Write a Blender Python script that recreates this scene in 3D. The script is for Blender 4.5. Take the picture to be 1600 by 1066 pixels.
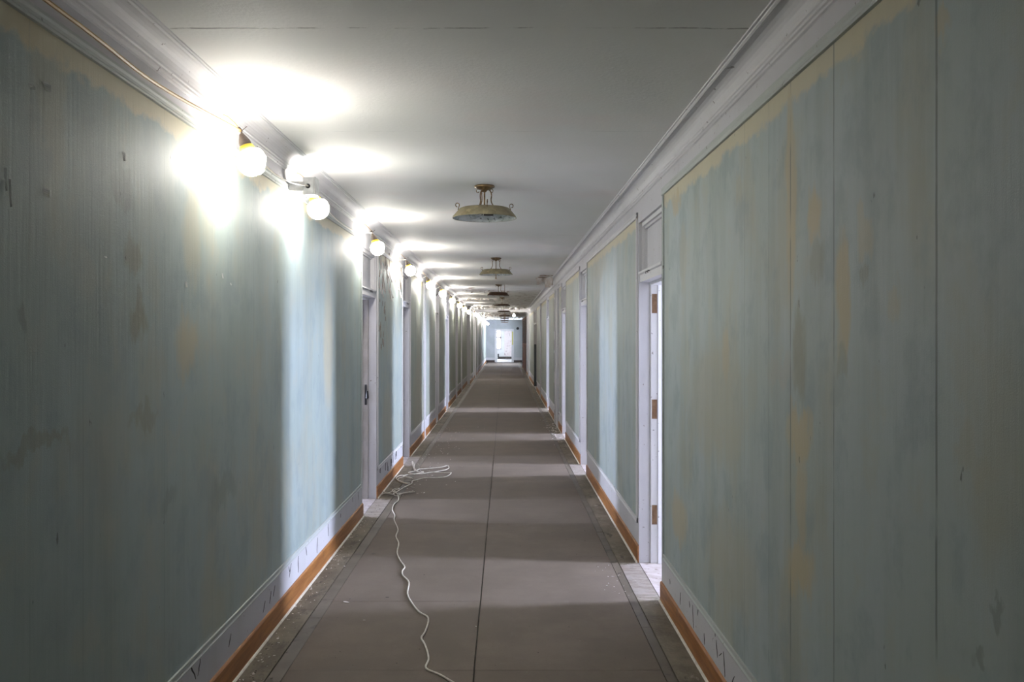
import bpy, bmesh, math, random
from mathutils import Vector, Matrix
PI = math.pi
random.seed(7)
S = bpy.context.scene
C = S.collection
for o in list(bpy.data.objects):
    bpy.data.objects.remove(o)

# ------------------------------------------------------------------ camera, world, exposure
F = 1400.0                      # focal length in pixels of a 1600 px wide frame
CAM_H = 1.6
VX, VY = 788.5, 526.5           # vanishing point of the corridor
cd = bpy.data.cameras.new('camera')
cam = bpy.data.objects.new('camera', cd); C.objects.link(cam)
cam.location = (0, 0, CAM_H); cam.rotation_euler = (PI/2, 0, 0)
cd.sensor_width = 36; cd.lens = 36*F/1600
cd.shift_x = (800-VX)/1600; cd.shift_y = -(533-VY)/1600
cd.clip_start = 0.05; cd.clip_end = 300
S.camera = cam

w = bpy.data.worlds.new('overcast_sky'); S.world = w; w.use_nodes = True
bg = w.node_tree.nodes['Background']
bg.inputs[0].default_value = (0.72, 0.83, 1.0, 1); bg.inputs[1].default_value = 3.0

S.view_settings.view_transform = 'Standard'
S.view_settings.look = 'None'
S.view_settings.gamma = 1.0
S.view_settings.use_curve_mapping = False
S.view_settings.exposure = 2.2
S.cycles.max_bounces = 7
S.cycles.diffuse_bounces = 5
S.cycles.glossy_bounces = 3
S.cycles.transmission_bounces = 4
S.cycles.caustics_reflective = False
S.cycles.caustics_refractive = False
S.cycles.sample_clamp_indirect = 4.0
S.cycles.use_denoising = True

LAMP_E = 36.0                   # emission of the work lamps
DAY = (0.70, 0.77, 1.0)         # daylight colour
DAY_W = 150.0                    # watts of daylight entering one side-room window

def day_light(name, loc, rot, sx, sy, watts):
    l = bpy.data.lights.new(name, 'AREA'); l.shape = 'RECTANGLE'; l.size = sx; l.size_y = sy
    l.energy = watts; l.color = DAY
    o = bpy.data.objects.new(name, l); C.objects.link(o); o.location = loc; o.rotation_euler = rot
    return o

# ------------------------------------------------------------------ measurements (metres)
WR, WL = 0.9505, 1.265          # corridor faces: x = +WR right, x = -WL left
TH = 0.17                       # wall thickness
ZC = 2.655                      # ceiling
Z_STRIP = 2.445                 # underside of the picture rail
Y_BACK = -3.2
Y_PORT = 34.5
Y_END = 56.3
Y_LN = 30.0                     # left wall steps in here
WL2 = 1.16
R_DOORS = [(5.42, 6.34), (10.35, 11.23), (13.91, 14.78), (19.14, 20.06), (26.5, 28.9)]
L_DOORS = [(7.96, 8.84), (11.1, 11.92), (16.35, 17.1), (19.2, 20.1), (23.1, 23.95), (33.0, 33.9), (38.2, 39.1), (44.2, 45.1)]

def RY(x): return WR*F/(x-VX)
def LY(x): return WL*F/(VX-x)
def wall_pt(x, y, side):
    Y = RY(x) if side > 0 else LY(x)
    return Y, CAM_H-(y-VY)*Y/F

# ------------------------------------------------------------------ object helpers
def link(name, bm, mat, parent=None, smooth=False, loc=(0, 0, 0)):
    me = bpy.data.meshes.new(name)
    bmesh.ops.recalc_face_normals(bm, faces=bm.faces)
    bm.to_mesh(me); bm.free()
    if smooth:
        for p in me.polygons: p.use_smooth = True
    mats = mat if isinstance(mat, (list, tuple)) else [mat]
    for m in mats: me.materials.append(m)
    o = bpy.data.objects.new(name, me); C.objects.link(o); o.location = loc
    if parent: o.parent = parent
    return o

def inst(src, loc, parent=None, rot=None, scale=None):
    o = src.copy(); C.objects.link(o); o.location = loc
    if parent: o.parent = parent
    if rot: o.rotation_euler = rot
    if scale: o.scale = scale
    return o

def copy_tree(o, parent=None):
    c = o.copy(); C.objects.link(c)
    if parent: c.parent = parent
    for ch in [q for q in bpy.data.objects if q.parent == o]:
        copy_tree(ch, c)
    return c

def empty(name, loc=(0, 0, 0), rot=(0, 0, 0)):
    o = bpy.data.objects.new(name, None); C.objects.link(o); o.empty_display_size = .1
    o.location = loc; o.rotation_euler = rot
    return o

def tag(o, label=None, cat=None, group=None, kind=None):
    if label: o['label'] = label
    if cat: o['category'] = cat
    if group: o['group'] = group
    if kind: o['kind'] = kind
    return o

def B(): return bmesh.new()

def box(bm, x0, x1, y0, y1, z0, z1, mi=0):
    if x0 > x1: x0, x1 = x1, x0
    if y0 > y1: y0, y1 = y1, y0
    if z0 > z1: z0, z1 = z1, z0
    v = [bm.verts.new((x, y, z)) for x in (x0, x1) for y in (y0, y1) for z in (z0, z1)]
    for q in ((0, 1, 3, 2), (4, 6, 7, 5), (0, 4, 5, 1), (2, 3, 7, 6), (0, 2, 6, 4), (1, 5, 7, 3)):
        f = bm.faces.new([v[i] for i in q]); f.material_index = mi
    return v

def bevel(bm, w_, seg=1):
    bmesh.ops.bevel(bm, geom=list(bm.edges), offset=w_, segments=seg, affect='EDGES', profile=.5)

def extrude_y(bm, prof, y0, y1, closed=True):
    """prof: (x, z) outline swept along y"""
    a = [bm.verts.new((x, y0, z)) for x, z in prof]
    b = [bm.verts.new((x, y1, z)) for x, z in prof]
    n = len(prof)
    for i in range(n if closed else n-1):
        j = (i+1) % n
        bm.faces.new((a[i], a[j], b[j], b[i]))
    if closed:
        bm.faces.new(a); bm.faces.new(b)

def extrude_z(bm, prof, z0, z1):
    a = [bm.verts.new((x, y, z0)) for x, y in prof]
    b = [bm.verts.new((x, y, z1)) for x, y in prof]
    n = len(prof)
    for i in range(n):
        j = (i+1) % n
        bm.faces.new((a[i], a[j], b[j], b[i]))
    bm.faces.new(a); bm.faces.new(b)

def lathe(bm, prof, c=(0, 0, 0), n=24, M=None):
    rings = []
    for r, z in prof:
        if r < 1e-5:
            rings.append([bm.verts.new((c[0], c[1], c[2]+z))])
        else:
            rings.append([bm.verts.new((c[0]+r*math.cos(2*PI*k/n), c[1]+r*math.sin(2*PI*k/n), c[2]+z)) for k in range(n)])
    for a, b in zip(rings, rings[1:]):
        for k in range(n):
            l = (k+1) % n
            if len(a) == 1 and len(b) == 1: continue
            if len(a) == 1: bm.faces.new((a[0], b[k], b[l]))
            elif len(b) == 1: bm.faces.new((a[k], a[l], b[0]))
            else: bm.faces.new((a[k], a[l], b[l], b[k]))
    if M is not None:
        vs = [v for r in rings for v in r]
        bmesh.ops.transform(bm, matrix=M, verts=vs)

def tube(bm, pts, r, n=6, caps=True):
    pts = [Vector(p) for p in pts]
    rings = []
    up = Vector((0.13, 0.21, 1)).normalized()
    for i, p in enumerate(pts):
        t = (pts[min(i+1, len(pts)-1)]-pts[max(i-1, 0)])
        if t.length < 1e-7: t = Vector((0, 1, 0))
        t.normalize()
        u = up.cross(t)
        if u.length < .05: u = Vector((1, 0, 0)).cross(t)
        u.normalize(); v = t.cross(u)
        rr = r[i] if isinstance(r, (list, tuple)) else r
        rings.append([bm.verts.new(p+u*rr*math.cos(2*PI*k/n)+v*rr*math.sin(2*PI*k/n)) for k in range(n)])
    for a, b in zip(rings, rings[1:]):
        for k in range(n):
            l = (k+1) % n
            bm.faces.new((a[k], a[l], b[l], b[k]))
    if caps:
        bm.faces.new(rings[0]); bm.faces.new(rings[-1])

def spline(pts, sub=6, jitter=0):
    P = [Vector(p) for p in pts]; out = []
    P = [2*P[0]-P[1]]+P+[2*P[-1]-P[-2]]
    for i in range(1, len(P)-2):
        for k in range(sub):
            t = k/sub
            a, b, c, d = P[i-1], P[i], P[i+1], P[i+2]
            out.append(.5*((2*b)+(c-a)*t+(2*a-5*b+4*c-d)*t*t+(3*b-a-3*c+d)*t**3))
    out.append(P[-2])
    return out

# ------------------------------------------------------------------ material helpers
class NT:
    def __init__(s, name):
        s.m = bpy.data.materials.new(name); s.m.use_nodes = True
        s.t = s.m.node_tree; s.b = s.t.nodes['Principled BSDF']
        s._pos = None
    def n(s, typ, **kw):
        x = s.t.nodes.new(typ)
        for k, v in kw.items(): setattr(x, k, v)
        return x
    def l(s, a, b): s.t.links.new(a, b)
    def put(s, sock, v):
        if isinstance(v, bpy.types.NodeSocket): s.l(v, sock)
        elif v is not None: sock.default_value = v
    def pos(s):
        if s._pos is None: s._pos = s.n('ShaderNodeNewGeometry').outputs['Position']
        return s._pos
    def obj(s): return s.n('ShaderNodeTexCoord').outputs['Object']
    def map(s, vec, scale=(1, 1, 1), loc=(0, 0, 0)):
        x = s.n('ShaderNodeMapping'); s.put(x.inputs['Vector'], vec)
        x.inputs['Scale'].default_value = scale; x.inputs['Location'].default_value = loc
        return x.outputs[0]
    def noise(s, vec, scale=5, detail=4, rough=.55, dist=0, color=False):
        x = s.n('ShaderNodeTexNoise'); s.put(x.inputs['Vector'], vec)
        x.inputs['Scale'].default_value = scale; x.inputs['Detail'].default_value = detail
        x.inputs['Roughness'].default_value = rough; x.inputs['Distortion'].default_value = dist
        return x.outputs['Color' if color else 'Fac']
    def math(s, op, a, b=None, c=None, clamp=False):
        x = s.n('ShaderNodeMath', operation=op, use_clamp=clamp)
        s.put(x.inputs[0], a)
        if b is not None: s.put(x.inputs[1], b)
        if c is not None: s.put(x.inputs[2], c)
        return x.outputs[0]
    def ramp(s, v, a, b, lo=0., hi=1., smooth=True):
        x = s.n('ShaderNodeMapRange'); x.interpolation_type = 'SMOOTHSTEP' if smooth else 'LINEAR'
        s.put(x.inputs['Value'], v)
        x.inputs['From Min'].default_value = a; x.inputs['From Max'].default_value = b
        x.inputs['To Min'].default_value = lo; x.inputs['To Max'].default_value = hi
        return x.outputs['Result']
    def mix(s, f, a, b, mode='MIX'):
        x = s.n('ShaderNodeMix', data_type='RGBA', blend_type=mode)
        s.put(x.inputs[0], f)
        s.put(x.inputs[6], a if isinstance(a, bpy.types.NodeSocket) else (*a, 1))
        s.put(x.inputs[7], b if isinstance(b, bpy.types.NodeSocket) else (*b, 1))
        return x.outputs[2]
    def sep(s, v):
        x = s.n('ShaderNodeSeparateXYZ'); s.put(x.inputs[0], v); return x.outputs
    def comb(s, x_, y_, z_):
        x = s.n('ShaderNodeCombineXYZ')
        for i, v in enumerate((x_, y_, z_)): s.put(x.inputs[i], v)
        return x.outputs[0]
    def bump(s, h, strength=.3, dist=.01):
        x = s.n('ShaderNodeBump'); s.put(x.inputs['Height'], h)
        x.inputs['Strength'].default_value = strength; x.inputs['Distance'].default_value = dist
        s.l(x.outputs[0], s.b.inputs['Normal'])
    def done(s, col=None, rough=.6, metal=0., spec=None):
        if col is not None:
            s.put(s.b.inputs['Base Color'], col if isinstance(col, bpy.types.NodeSocket) else (*col, 1))
        s.put(s.b.inputs['Roughness'], rough); s.put(s.b.inputs['Metallic'], metal)
        if spec is not None: s.b.inputs['Specular IOR Level'].default_value = spec
        return s.m

def mottled(name, c1, c2, scale=3, rough=.6, metal=0., bump=.1, detail=5, c3=None, spec=None, obj=False):
    m = NT(name); p = m.obj() if obj else m.pos()
    f = m.ramp(m.noise(p, scale, detail), .35, .65)
    col = m.mix(f, c1, c2)
    if c3 is not None:
        g = m.ramp(m.noise(m.map(p, loc=(7, 3, 1)), scale*2.3, 4), .58, .68)
        col = m.mix(g, col, c3)
    if bump: m.bump(m.noise(p, scale*12, 3), bump, .004)
    return m.done(col, rough, metal, spec)

# ------------------------------------------------------------------ wall paint with stains
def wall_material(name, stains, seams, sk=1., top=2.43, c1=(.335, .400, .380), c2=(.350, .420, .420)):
    m = NT(name); p = m.pos(); x, y, z = m.sep(p)[:3]
    streak = m.noise(m.map(p, (1, 1.0, .10)), 5.0, 5, .6)          # tall vertical wash marks
    fine = m.noise(m.map(p, (1, 1.0, .06)), 38, 3, .6)
    blot = m.noise(m.map(p, (1, 1, .8), (1, 4, 6)), 4.5, 5, .62)
    cloud = m.noise(m.map(p, (1, 1, .6), (3, 5, 2)), 1.6, 5, .6)
    cloud2 = m.noise(m.map(p, (1, 1, .5), (13, 8, 2)), 2.6, 5, .55)
    col = m.mix(m.ramp(cloud, .36, .64), c1, c2)
    col = m.mix(m.ramp(cloud2, .50, .68, 0, .60), col, (.39, .385, .30))
    far = m.ramp(y, 8.5, 14, 0, .55)                                # the far panels are a yellower, greyer green
    col = m.mix(far, col, (.40, .395, .31))
    col = m.mix(m.ramp(streak, .42, .72, 0, .38), col, (.25, .28, .25))
    col = m.mix(m.ramp(fine, .45, .75, 0, .14), col, (.45, .48, .47))
    col = m.mix(m.ramp(blot, .50, .66, 0, .45), col, (.25, .31, .33))
    col = m.mix(m.ramp(blot, .46, .34, 0, .40), col, (.40, .41, .35))
    # warped coordinates for the stains
    wn = m.sep(m.noise(m.map(p, (1, 1, .55)), 9, 4, .6, color=True))
    yy = m.math('MULTIPLY_ADD', m.math('SUBTRACT', wn[0], .5), .11, y)
    zz = m.math('MULTIPLY_ADD', m.math('SUBTRACT', wn[1], .5), .30, z)
    # beige water line under the rail
    zb = m.math('MULTIPLY_ADD', m.math('SUBTRACT', m.noise(m.map(p, (1, 1, 1.4)), 7, 5, .65), .5), .16, z)
    band = m.ramp(zb, top-.075, top-.035, 0, .75)
    col = m.mix(band, col, (.60, .53, .36))
    for (yc, zc, ry, rz, st, cc) in stains:
        dy = m.math('DIVIDE', m.math('SUBTRACT', yy, yc), ry)
        dz = m.math('DIVIDE', m.math('SUBTRACT', zz, zc), rz)
        d = m.math('ADD', m.math('MULTIPLY', dy, dy), m.math('MULTIPLY', dz, dz))
        col = m.mix(m.ramp(d, 1.5, .25, 0, st*sk), col, cc)
    for (ys, wd, st) in seams:
        d = m.math('ABSOLUTE', m.math('SUBTRACT', m.math('MULTIPLY_ADD', m.math('SUBTRACT', wn[2], .5), .006, y), ys))
        br = m.ramp(m.noise(m.map(p, (1, 1, .8), (ys, 0, 0)), 6, 3), .3, .55)
        f = m.math('MULTIPLY', m.ramp(d, wd, wd*.3, 0, st), br)
        col = m.mix(f, col, (.13, .15, .14))
    sp = m.ramp(m.noise(m.map(p, (1, 1, .5)), 24, 3, .5), .735, .77, 0, .7)
    col = m.mix(sp, col, (.10, .11, .10))
    canvas = m.noise(p, 260, 2)
    h = m.math('ADD', m.math('MULTIPLY', canvas, .35), m.math('MULTIPLY', fine, .9))
    m.bump(h, .28, .004)
    return m.done(col, .62, 0, .35)

YB = (.47, .40, .25); YD = (.27, .26, .18); YG = (.40, .38, .29); DK = (.15, .16, .13); PK = (.42, .39, .34)
def st(side, x0, x1, y0, y1, s, c):
    Ya, Yb = (RY(x1), RY(x0)) if side > 0 else (LY(x0), LY(x1))
    Yc = (Ya+Yb)/2
    za, zb = CAM_H-(y1-VY)*Yc/F, CAM_H-(y0-VY)*Yc/F
    return (Yc, (za+zb)/2, max((Yb-Ya)/2, .008), (zb-za)/2, s, c)
R_ST = [st(1, 1229, 1245, 150, 480, .85, YB), st(1, 1240, 1262, 480, 625, .8, YD), st(1, 1232, 1270, 636, 720, .95, YB),
        st(1, 1244, 1262, 700, 860, .7, YB), st(1, 1233, 1275, 850, 935, .9, YB), st(1, 1264, 1286, 295, 385, .95, YB),
        st(1, 1268, 1292, 380, 450, .5, YD), st(1, 1307, 1329, 350, 560, .95, YB), st(1, 1310, 1324, 540, 600, .5, YD),
        st(1, 1342, 1368, 330, 400, .5, YB), st(1, 1344, 1356, 405, 445, .5, YD), st(1, 1130, 1142, 520, 590, .7, YB),
        st(1, 1080, 1165, 540, 720, .6, YG), st(1, 1062, 1074, 350, 450, .5, YG), st(1, 1150, 1160, 270, 330, .5, YG),
        st(1, 1385, 1410, 440, 500, .35, YB), st(1, 1462, 1492, 20, 78, .65, YB), st(1, 1546, 1568, 930, 965, .5, DK), st(1, 1520, 1540, 1005, 1040, .5, DK),
        st(1, 1050, 1075, 770, 850, .7, YB), st(1, 1110, 1190, 800, 960, .5, YG), st(1, 1490, 1560, 690, 760, .4, YG), st(1, 1200, 1245, 560, 600, .4, PK),
        st(1, 1050, 1066, 300, 330, .8, YB), st(1, 925, 950, 395, 440, .5, YG)]
L_ST = [st(-1, 190, 222, 370, 440, .75, YD), st(-1, 198, 230, 470, 530, .8, YD), st(-1, 272, 306, 490, 590, .75, YB), st(-1, 285, 312, 270, 450, .45, YB),
        st(-1, 312, 335, 300, 400, .3, YB), st(-1, 168, 210, 270, 330, .45, DK), st(-1, 0, 110, 680, 710, .6, YD), st(-1, 200, 245, 640, 670, .55, YD),
        st(-1, 24, 40, 480, 520, .45, DK), st(-1, 250, 275, 750, 790, .3, DK), st(-1, 330, 370, 735, 790, .35, DK), st(-1, 504, 520, 430, 640, .6, YB), st(-1, 0, 60, 20, 75, .5, YB),
        st(-1, 644, 660, 560, 720, .6, YG), st(-1, 596, 612, 600, 730, .65, YG), st(-1, 650, 658, 500, 700, .5, YG)]
R_SEAM = [(RY(x), w_, s) for x, w_, s in ((1203, .005, .45), (1237, .006, .8), (1305, .006, .7), (1466, .007, .8), (1165, .005, .3), (965, .01, .2))]
L_SEAM = [(LY(x), .006, .16) for x in (44, 128, 255, 330, 395, 450, 520)]
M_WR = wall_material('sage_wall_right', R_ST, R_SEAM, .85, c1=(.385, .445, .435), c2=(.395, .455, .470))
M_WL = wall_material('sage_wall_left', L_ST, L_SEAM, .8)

def white_paint(name, c=(.60, .59, .62), dirt=.35, obj=False):
    m = NT(name); p = m.pos()
    g = m.ramp(m.noise(m.map(p, (1, 1, .25)), 4, 5), .45, .75, 0, dirt)
    col = m.mix(g, c, (.46, .46, .44))
    sp = m.ramp(m.noise(p, 30, 3), .69, .72, 0, .7)
    col = m.mix(sp, col, (.16, .13, .12))
    m.bump(m.noise(p, 40, 4), .15, .004)
    return m.done(col, .65, 0, .18)
M_WHITE = white_paint('aged_white_paint')
M_TRIM = white_paint('white_trim_paint', (.70, .69, .71), .25)
M_SAGEWHITE = white_paint('greenish_white_paint', (.50, .53, .52), .4)

# ceiling: dull white, faint cracks across at the joints, pinkish patches
m = NT('old_ceiling_paint'); p = m.pos(); x, y, z = m.sep(p)[:3]
col = m.mix(m.ramp(m.noise(p, .9, 5), .4, .65), (.76, .76, .74), (.80, .785, .775))
col = m.mix(m.ramp(m.noise(m.map(p, loc=(4, 9, 2)), 1.3, 5), .52, .72, 0, .5), col, (.79, .72, .70))
wob = m.math('MULTIPLY_ADD', m.math('SUBTRACT', m.noise(p, 3, 4), .5), .05, y)
for yc, s_ in ((3.06, .75), (4.6, .12), (9.3, .5), (13.4, .4), (17.2, .5), (21.5, .5), (25.5, .6)):
    d = m.math('ABSOLUTE', m.math('SUBTRACT', wob, yc))
    br = m.ramp(m.noise(m.map(p, (1.6, 1, 1), (yc, 0, 0)), 3, 5, .7), .42, .60)
    col = m.mix(m.math('MULTIPLY', m.ramp(d, .009, .002, 0, s_), br), col, (.20, .19, .18))
pe = m.ramp(m.noise(m.map(p, (1.3, .6, 1)), 5, 5, .65), .56, .60)
pe = m.math('MULTIPLY', pe, m.ramp(y, 17, 24, 0, .8))
col = m.mix(pe, col, (.40, .33, .30))
m.bump(m.math('ADD', m.noise(p, 60, 3), m.math('MULTIPLY', pe, -1.5)), .22, .006)
M_CEIL = m.done(col, .7, 0, .25)

# orange-brown base strip
m = NT('orange_brown_wood'); p = m.pos()
g = m.noise(m.map(p, (1, .25, 3)), 14, 5, .6)
col = m.mix(m.ramp(g, .35, .68), (.26, .095, .022), (.40, .17, .045))
col = m.mix(m.ramp(m.noise(p, 6, 5), .60, .72, 0, .6), col, (.16, .075, .03))
m.bump(g, .2, .004)
M_BROWN = m.done(col, .5)

# floor sheets
m = NT('worn_grey_brown_sheet'); p = m.pos(); oi = m.n('ShaderNodeObjectInfo').outputs['Random']
g = m.noise(p, 1.7, 6, .65)
col = m.mix(m.ramp(g, .35, .68), (.138, .110, .088), (.185, .150, .124))
col = m.mix(m.ramp(m.noise(m.map(p, (1, .5, 1)), 9, 5, .7), .55, .8, 0, .3), col, (.20, .172, .158))
col = m.mix(m.ramp(m.noise(p, 90, 2, .6), .56, .75, 0, .35), col, (.09, .078, .066))
col = m.mix(m.ramp(m.noise(m.map(p, loc=(3, 3, 3)), 34, 2, .5), .76, .80, 0, .6), col, (.36, .33, .30))
col = m.mix(m.ramp(oi, 0, 1, 0, .12), col, (.08, .064, .055))
m.bump(m.noise(p, 130, 2), .15, .002)
M_SHEET = m.done(col, m.ramp(g, .3, .7, .68, .85), 0, .18)
M_BAND = mottled('olive_border_band', (.085, .068, .048), (.115, .092, .070), 5, .6, c3=(.06, .048, .034))
m = NT('dirty_side_strip'); p = m.pos()
g = m.noise(m.map(p, (1, .6, 1)), 4, 6, .7)
col = m.mix(m.ramp(g, .35, .65), (.10, .080, .054), (.19, .16, .118))
col = m.mix(m.ramp(m.noise(m.map(p, (1.4, .5, 1), (8, 1, 0)), 7, 5, .7), .56, .64, 0, .8), col, (.055, .045, .030))
col = m.mix(m.ramp(m.noise(m.map(p, (1.4, .7, 1), (2, 6, 0)), 6, 6, .75), .60, .68, 0, .65), col, (.32, .29, .26))
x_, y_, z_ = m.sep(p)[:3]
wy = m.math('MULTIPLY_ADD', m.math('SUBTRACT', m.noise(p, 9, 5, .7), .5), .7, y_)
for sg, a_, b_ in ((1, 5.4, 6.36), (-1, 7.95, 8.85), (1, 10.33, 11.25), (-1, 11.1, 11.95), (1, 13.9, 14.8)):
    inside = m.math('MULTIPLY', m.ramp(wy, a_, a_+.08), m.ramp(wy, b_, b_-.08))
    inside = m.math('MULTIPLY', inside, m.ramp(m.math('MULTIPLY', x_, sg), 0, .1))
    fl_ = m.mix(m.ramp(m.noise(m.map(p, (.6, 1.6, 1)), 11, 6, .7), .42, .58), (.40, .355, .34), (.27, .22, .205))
    col = m.mix(m.math('MULTIPLY', inside, .5), col, fl_)   # paler ragged patches spanning the doorways
m.bump(m.noise(p, 40, 4), .4, .006)
M_SIDE = m.done(col, .75)
M_SUB = mottled('dark_subfloor', (.06, .05, .04), (.10, .09, .07), 6, .9)
M_THR = mottled('flaking_pinkish_threshold', (.46, .41, .42), (.36, .31, .29), 9, .6, c3=(.22, .17, .15))
M_DARK = NT('dark_chip').done((.035, .03, .035), .7)
M_SEAMD = NT('seam_dust').done((.05, .042, .035), .9)

M_CORD = mottled('off_white_cord_sheath', (.66, .62, .55), (.55, .50, .43), 30, .5, bump=0)
M_OCORD = mottled('ochre_cord_sheath', (.55, .30, .09), (.62, .40, .15), 4, .5, bump=0)
M_YEL = NT('yellow_plastic').done((.85, .62, .05), .35)
M_CAGE = NT('pale_plastic_cage').done((.9, .88, .75), .35)
M_RUB = mottled('brown_rubber', (.07, .05, .045), (.11, .085, .075), 30, .6, bump=0)
m = NT('lit_frosted_globe'); m.b.inputs['Emission Color'].default_value = (1, .955, .88, 1)
m.b.inputs['Emission Strength'].default_value = LAMP_E
M_GLOBE = m.done((.9, .9, .88), .4)
m = NT('lit_bare_bulb'); m.b.inputs['Emission Color'].default_value = (1, .96, .9, 1)
m.b.inputs['Emission Strength'].default_value = LAMP_E*1.3
M_BULB2 = m.done((.9, .9, .88), .4)
M_STEEL = mottled('galvanised_steel', (.45, .46, .47), (.56, .57, .58), 25, .4, .6, bump=.05)
M_BRASS = mottled('tarnished_brass', (.30, .20, .10), (.13, .085, .05), 22, .42, .75, bump=.1, obj=True)
M_SHADE = mottled('dusty_bronze_shade', (.34, .30, .19), (.22, .185, .11), 9, .55, .25, bump=.15, c3=(.40, .33, .20), obj=True)
M_SHADE3 = mottled('rusty_bronze_shade', (.13, .065, .035), (.08, .042, .028), 9, .55, .25, bump=.15, obj=True)
M_REFL = mottled('spotted_white_enamel', (.60, .62, .60), (.38, .40, .37), 16, .35, bump=.05, c3=(.10, .11, .08), obj=True)
M_BAKE = NT('black_bakelite').done((.012, .011, .012), .35)
m = NT('clear_bulb_glass'); m.b.inputs['Transmission Weight'].default_value = .85; M_GLASS = m.done((.93, .95, .93), .05)
M_FLAKE = mottled('peeled_paint', (.74, .71, .68), (.58, .50, .45), 14, .7, bump=.2)
M_PLAST = mottled('bare_brown_plaster', (.22, .14, .10), (.34, .25, .19), 18, .85, bump=.4)
M_ROOM = mottled('room_wall_paint', (.74, .73, .71), (.66, .65, .63), 2, .7, bump=.05)
M_RFLOOR = mottled('room_floor_boards', (.40, .38, .36), (.30, .28, .26), 3, .6)
M_DGREY = mottled('dark_slate_board', (.050, .065, .075), (.075, .09, .10), 6, .5)
M_TAUPE = mottled('taupe_door_paint', (.28, .25, .20), (.36, .32, .26), 3, .6)
m = NT('reddish_door_wood'); p = m.pos()
g = m.noise(m.map(p, (3, 3, .3)), 10, 5, .6)
M_GREIGE = mottled('greige_jamb_paint', (.36, .33, .31), (.46, .43, .42), 5, .6)
M_WOOD = m.done(m.mix(m.ramp(g, .35, .65), (.20, .07, .025), (.12, .04, .015)), .75, 0, .2)
M_DKWOOD = mottled('near_black_wood', (.035, .022, .018), (.06, .038, .03), 10, .45)
m = NT('mottled_door_glass'); m.b.inputs['Transmission Weight'].default_value = 0
M_DGLASS = m.done(m.mix(m.ramp(m.noise(m.map(m.pos(), (1, 1, .4)), 6, 4), .4, .6), (.10, .095, .10), (.42, .42, .44)), .12)  # glass colour varies from dark to pale grey by noise
M_MORT = mottled('raw_wood_mortise', (.16, .085, .045), (.24, .14, .075), 30, .8)
m = NT('window_pane_glass'); m.b.inputs['Transmission Weight'].default_value = 1; m.b.inputs['IOR'].default_value = 1.02
M_PANE = m.done((1, 1, 1), .0)
M_PINK = mottled('faded_pink_door_paint', (.66, .54, .53), (.74, .66, .64), 3, .55, bump=.15, c3=(.42, .32, .30))
M_EWALL = mottled('pale_blue_grey_plaster', (.50, .52, .56), (.42, .44, .46), 1.5, .65, bump=.1)
M_YST = NT('yellow_stain_tape').done((.62, .56, .18), .6)

# ------------------------------------------------------------------ structure: floor
fl = B(); box(fl, -WL-TH, WR+TH, Y_BACK, Y_END+.2, -.12, -.008)
floor = link('floor', fl, M_SUB); tag(floor, kind='structure')
XS = -.145                       # long seam
XL0, XL1 = -1.04, -1.115         # left band
XR0, XR1 = .753, .806            # right band
P_LEN = 1.12; P_Y0 = 5.42-5*1.12-.0
def sheet(w_):
    bm = B(); box(bm, 0, w_, 0, P_LEN-.0015, -.008, 0)
    bmesh.ops.bevel(bm, geom=[e for e in bm.edges if min(v.co.z for v in e.verts) > -.001], offset=.0006, segments=1, affect='EDGES')
    return bm
sa = link('floor_sheet', sheet(XS-XL0-.004), M_SHEET, floor, loc=(XL0, -50, 0))
sb = link('floor_sheet', sheet(XR0-XS-.004), M_SHEET, floor, loc=(XS+.002, -50, 0))
k = 0; yy_ = P_Y0-2*P_LEN
first = True
while yy_ < Y_END-.3:
    for s_, x_ in ((sa, XL0), (sb, XS+.003)):
        o = s_ if first else inst(s_, (0, 0, 0), floor)
        o.location = (x_+random.uniform(-.0008, .0008), yy_, random.uniform(-.0006, .0004))
    first = False
    yy_ += P_LEN
bl = 2.4
def board(x0, x1, z):
    bm = B(); box(bm, min(x0, x1)+.002, max(x0, x1)-.002, 0, bl-.004, -.008, z)
    bmesh.ops.bevel(bm, geom=[e for e in bm.edges if min(v.co.z for v in e.verts) > -.005], offset=.001, segments=1, affect='EDGES')
    return bm
for nm, mt, x0, x1, z in (('border_band', M_BAND, XL1, XL0, .0005), ('border_band', M_BAND, XR0, XR1, .0005),
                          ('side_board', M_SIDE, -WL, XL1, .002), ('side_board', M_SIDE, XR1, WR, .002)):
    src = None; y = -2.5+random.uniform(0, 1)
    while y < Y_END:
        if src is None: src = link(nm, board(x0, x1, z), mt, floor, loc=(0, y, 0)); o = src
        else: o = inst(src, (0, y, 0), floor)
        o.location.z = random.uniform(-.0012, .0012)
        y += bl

# ------------------------------------------------------------------ structure: ceiling
bm = B(); box(bm, -WL-TH, WR+TH, Y_BACK, Y_END+.2, ZC, ZC+.15)
ceiling = link('ceiling', bm, M_CEIL); tag(ceiling, kind='structure')

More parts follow.
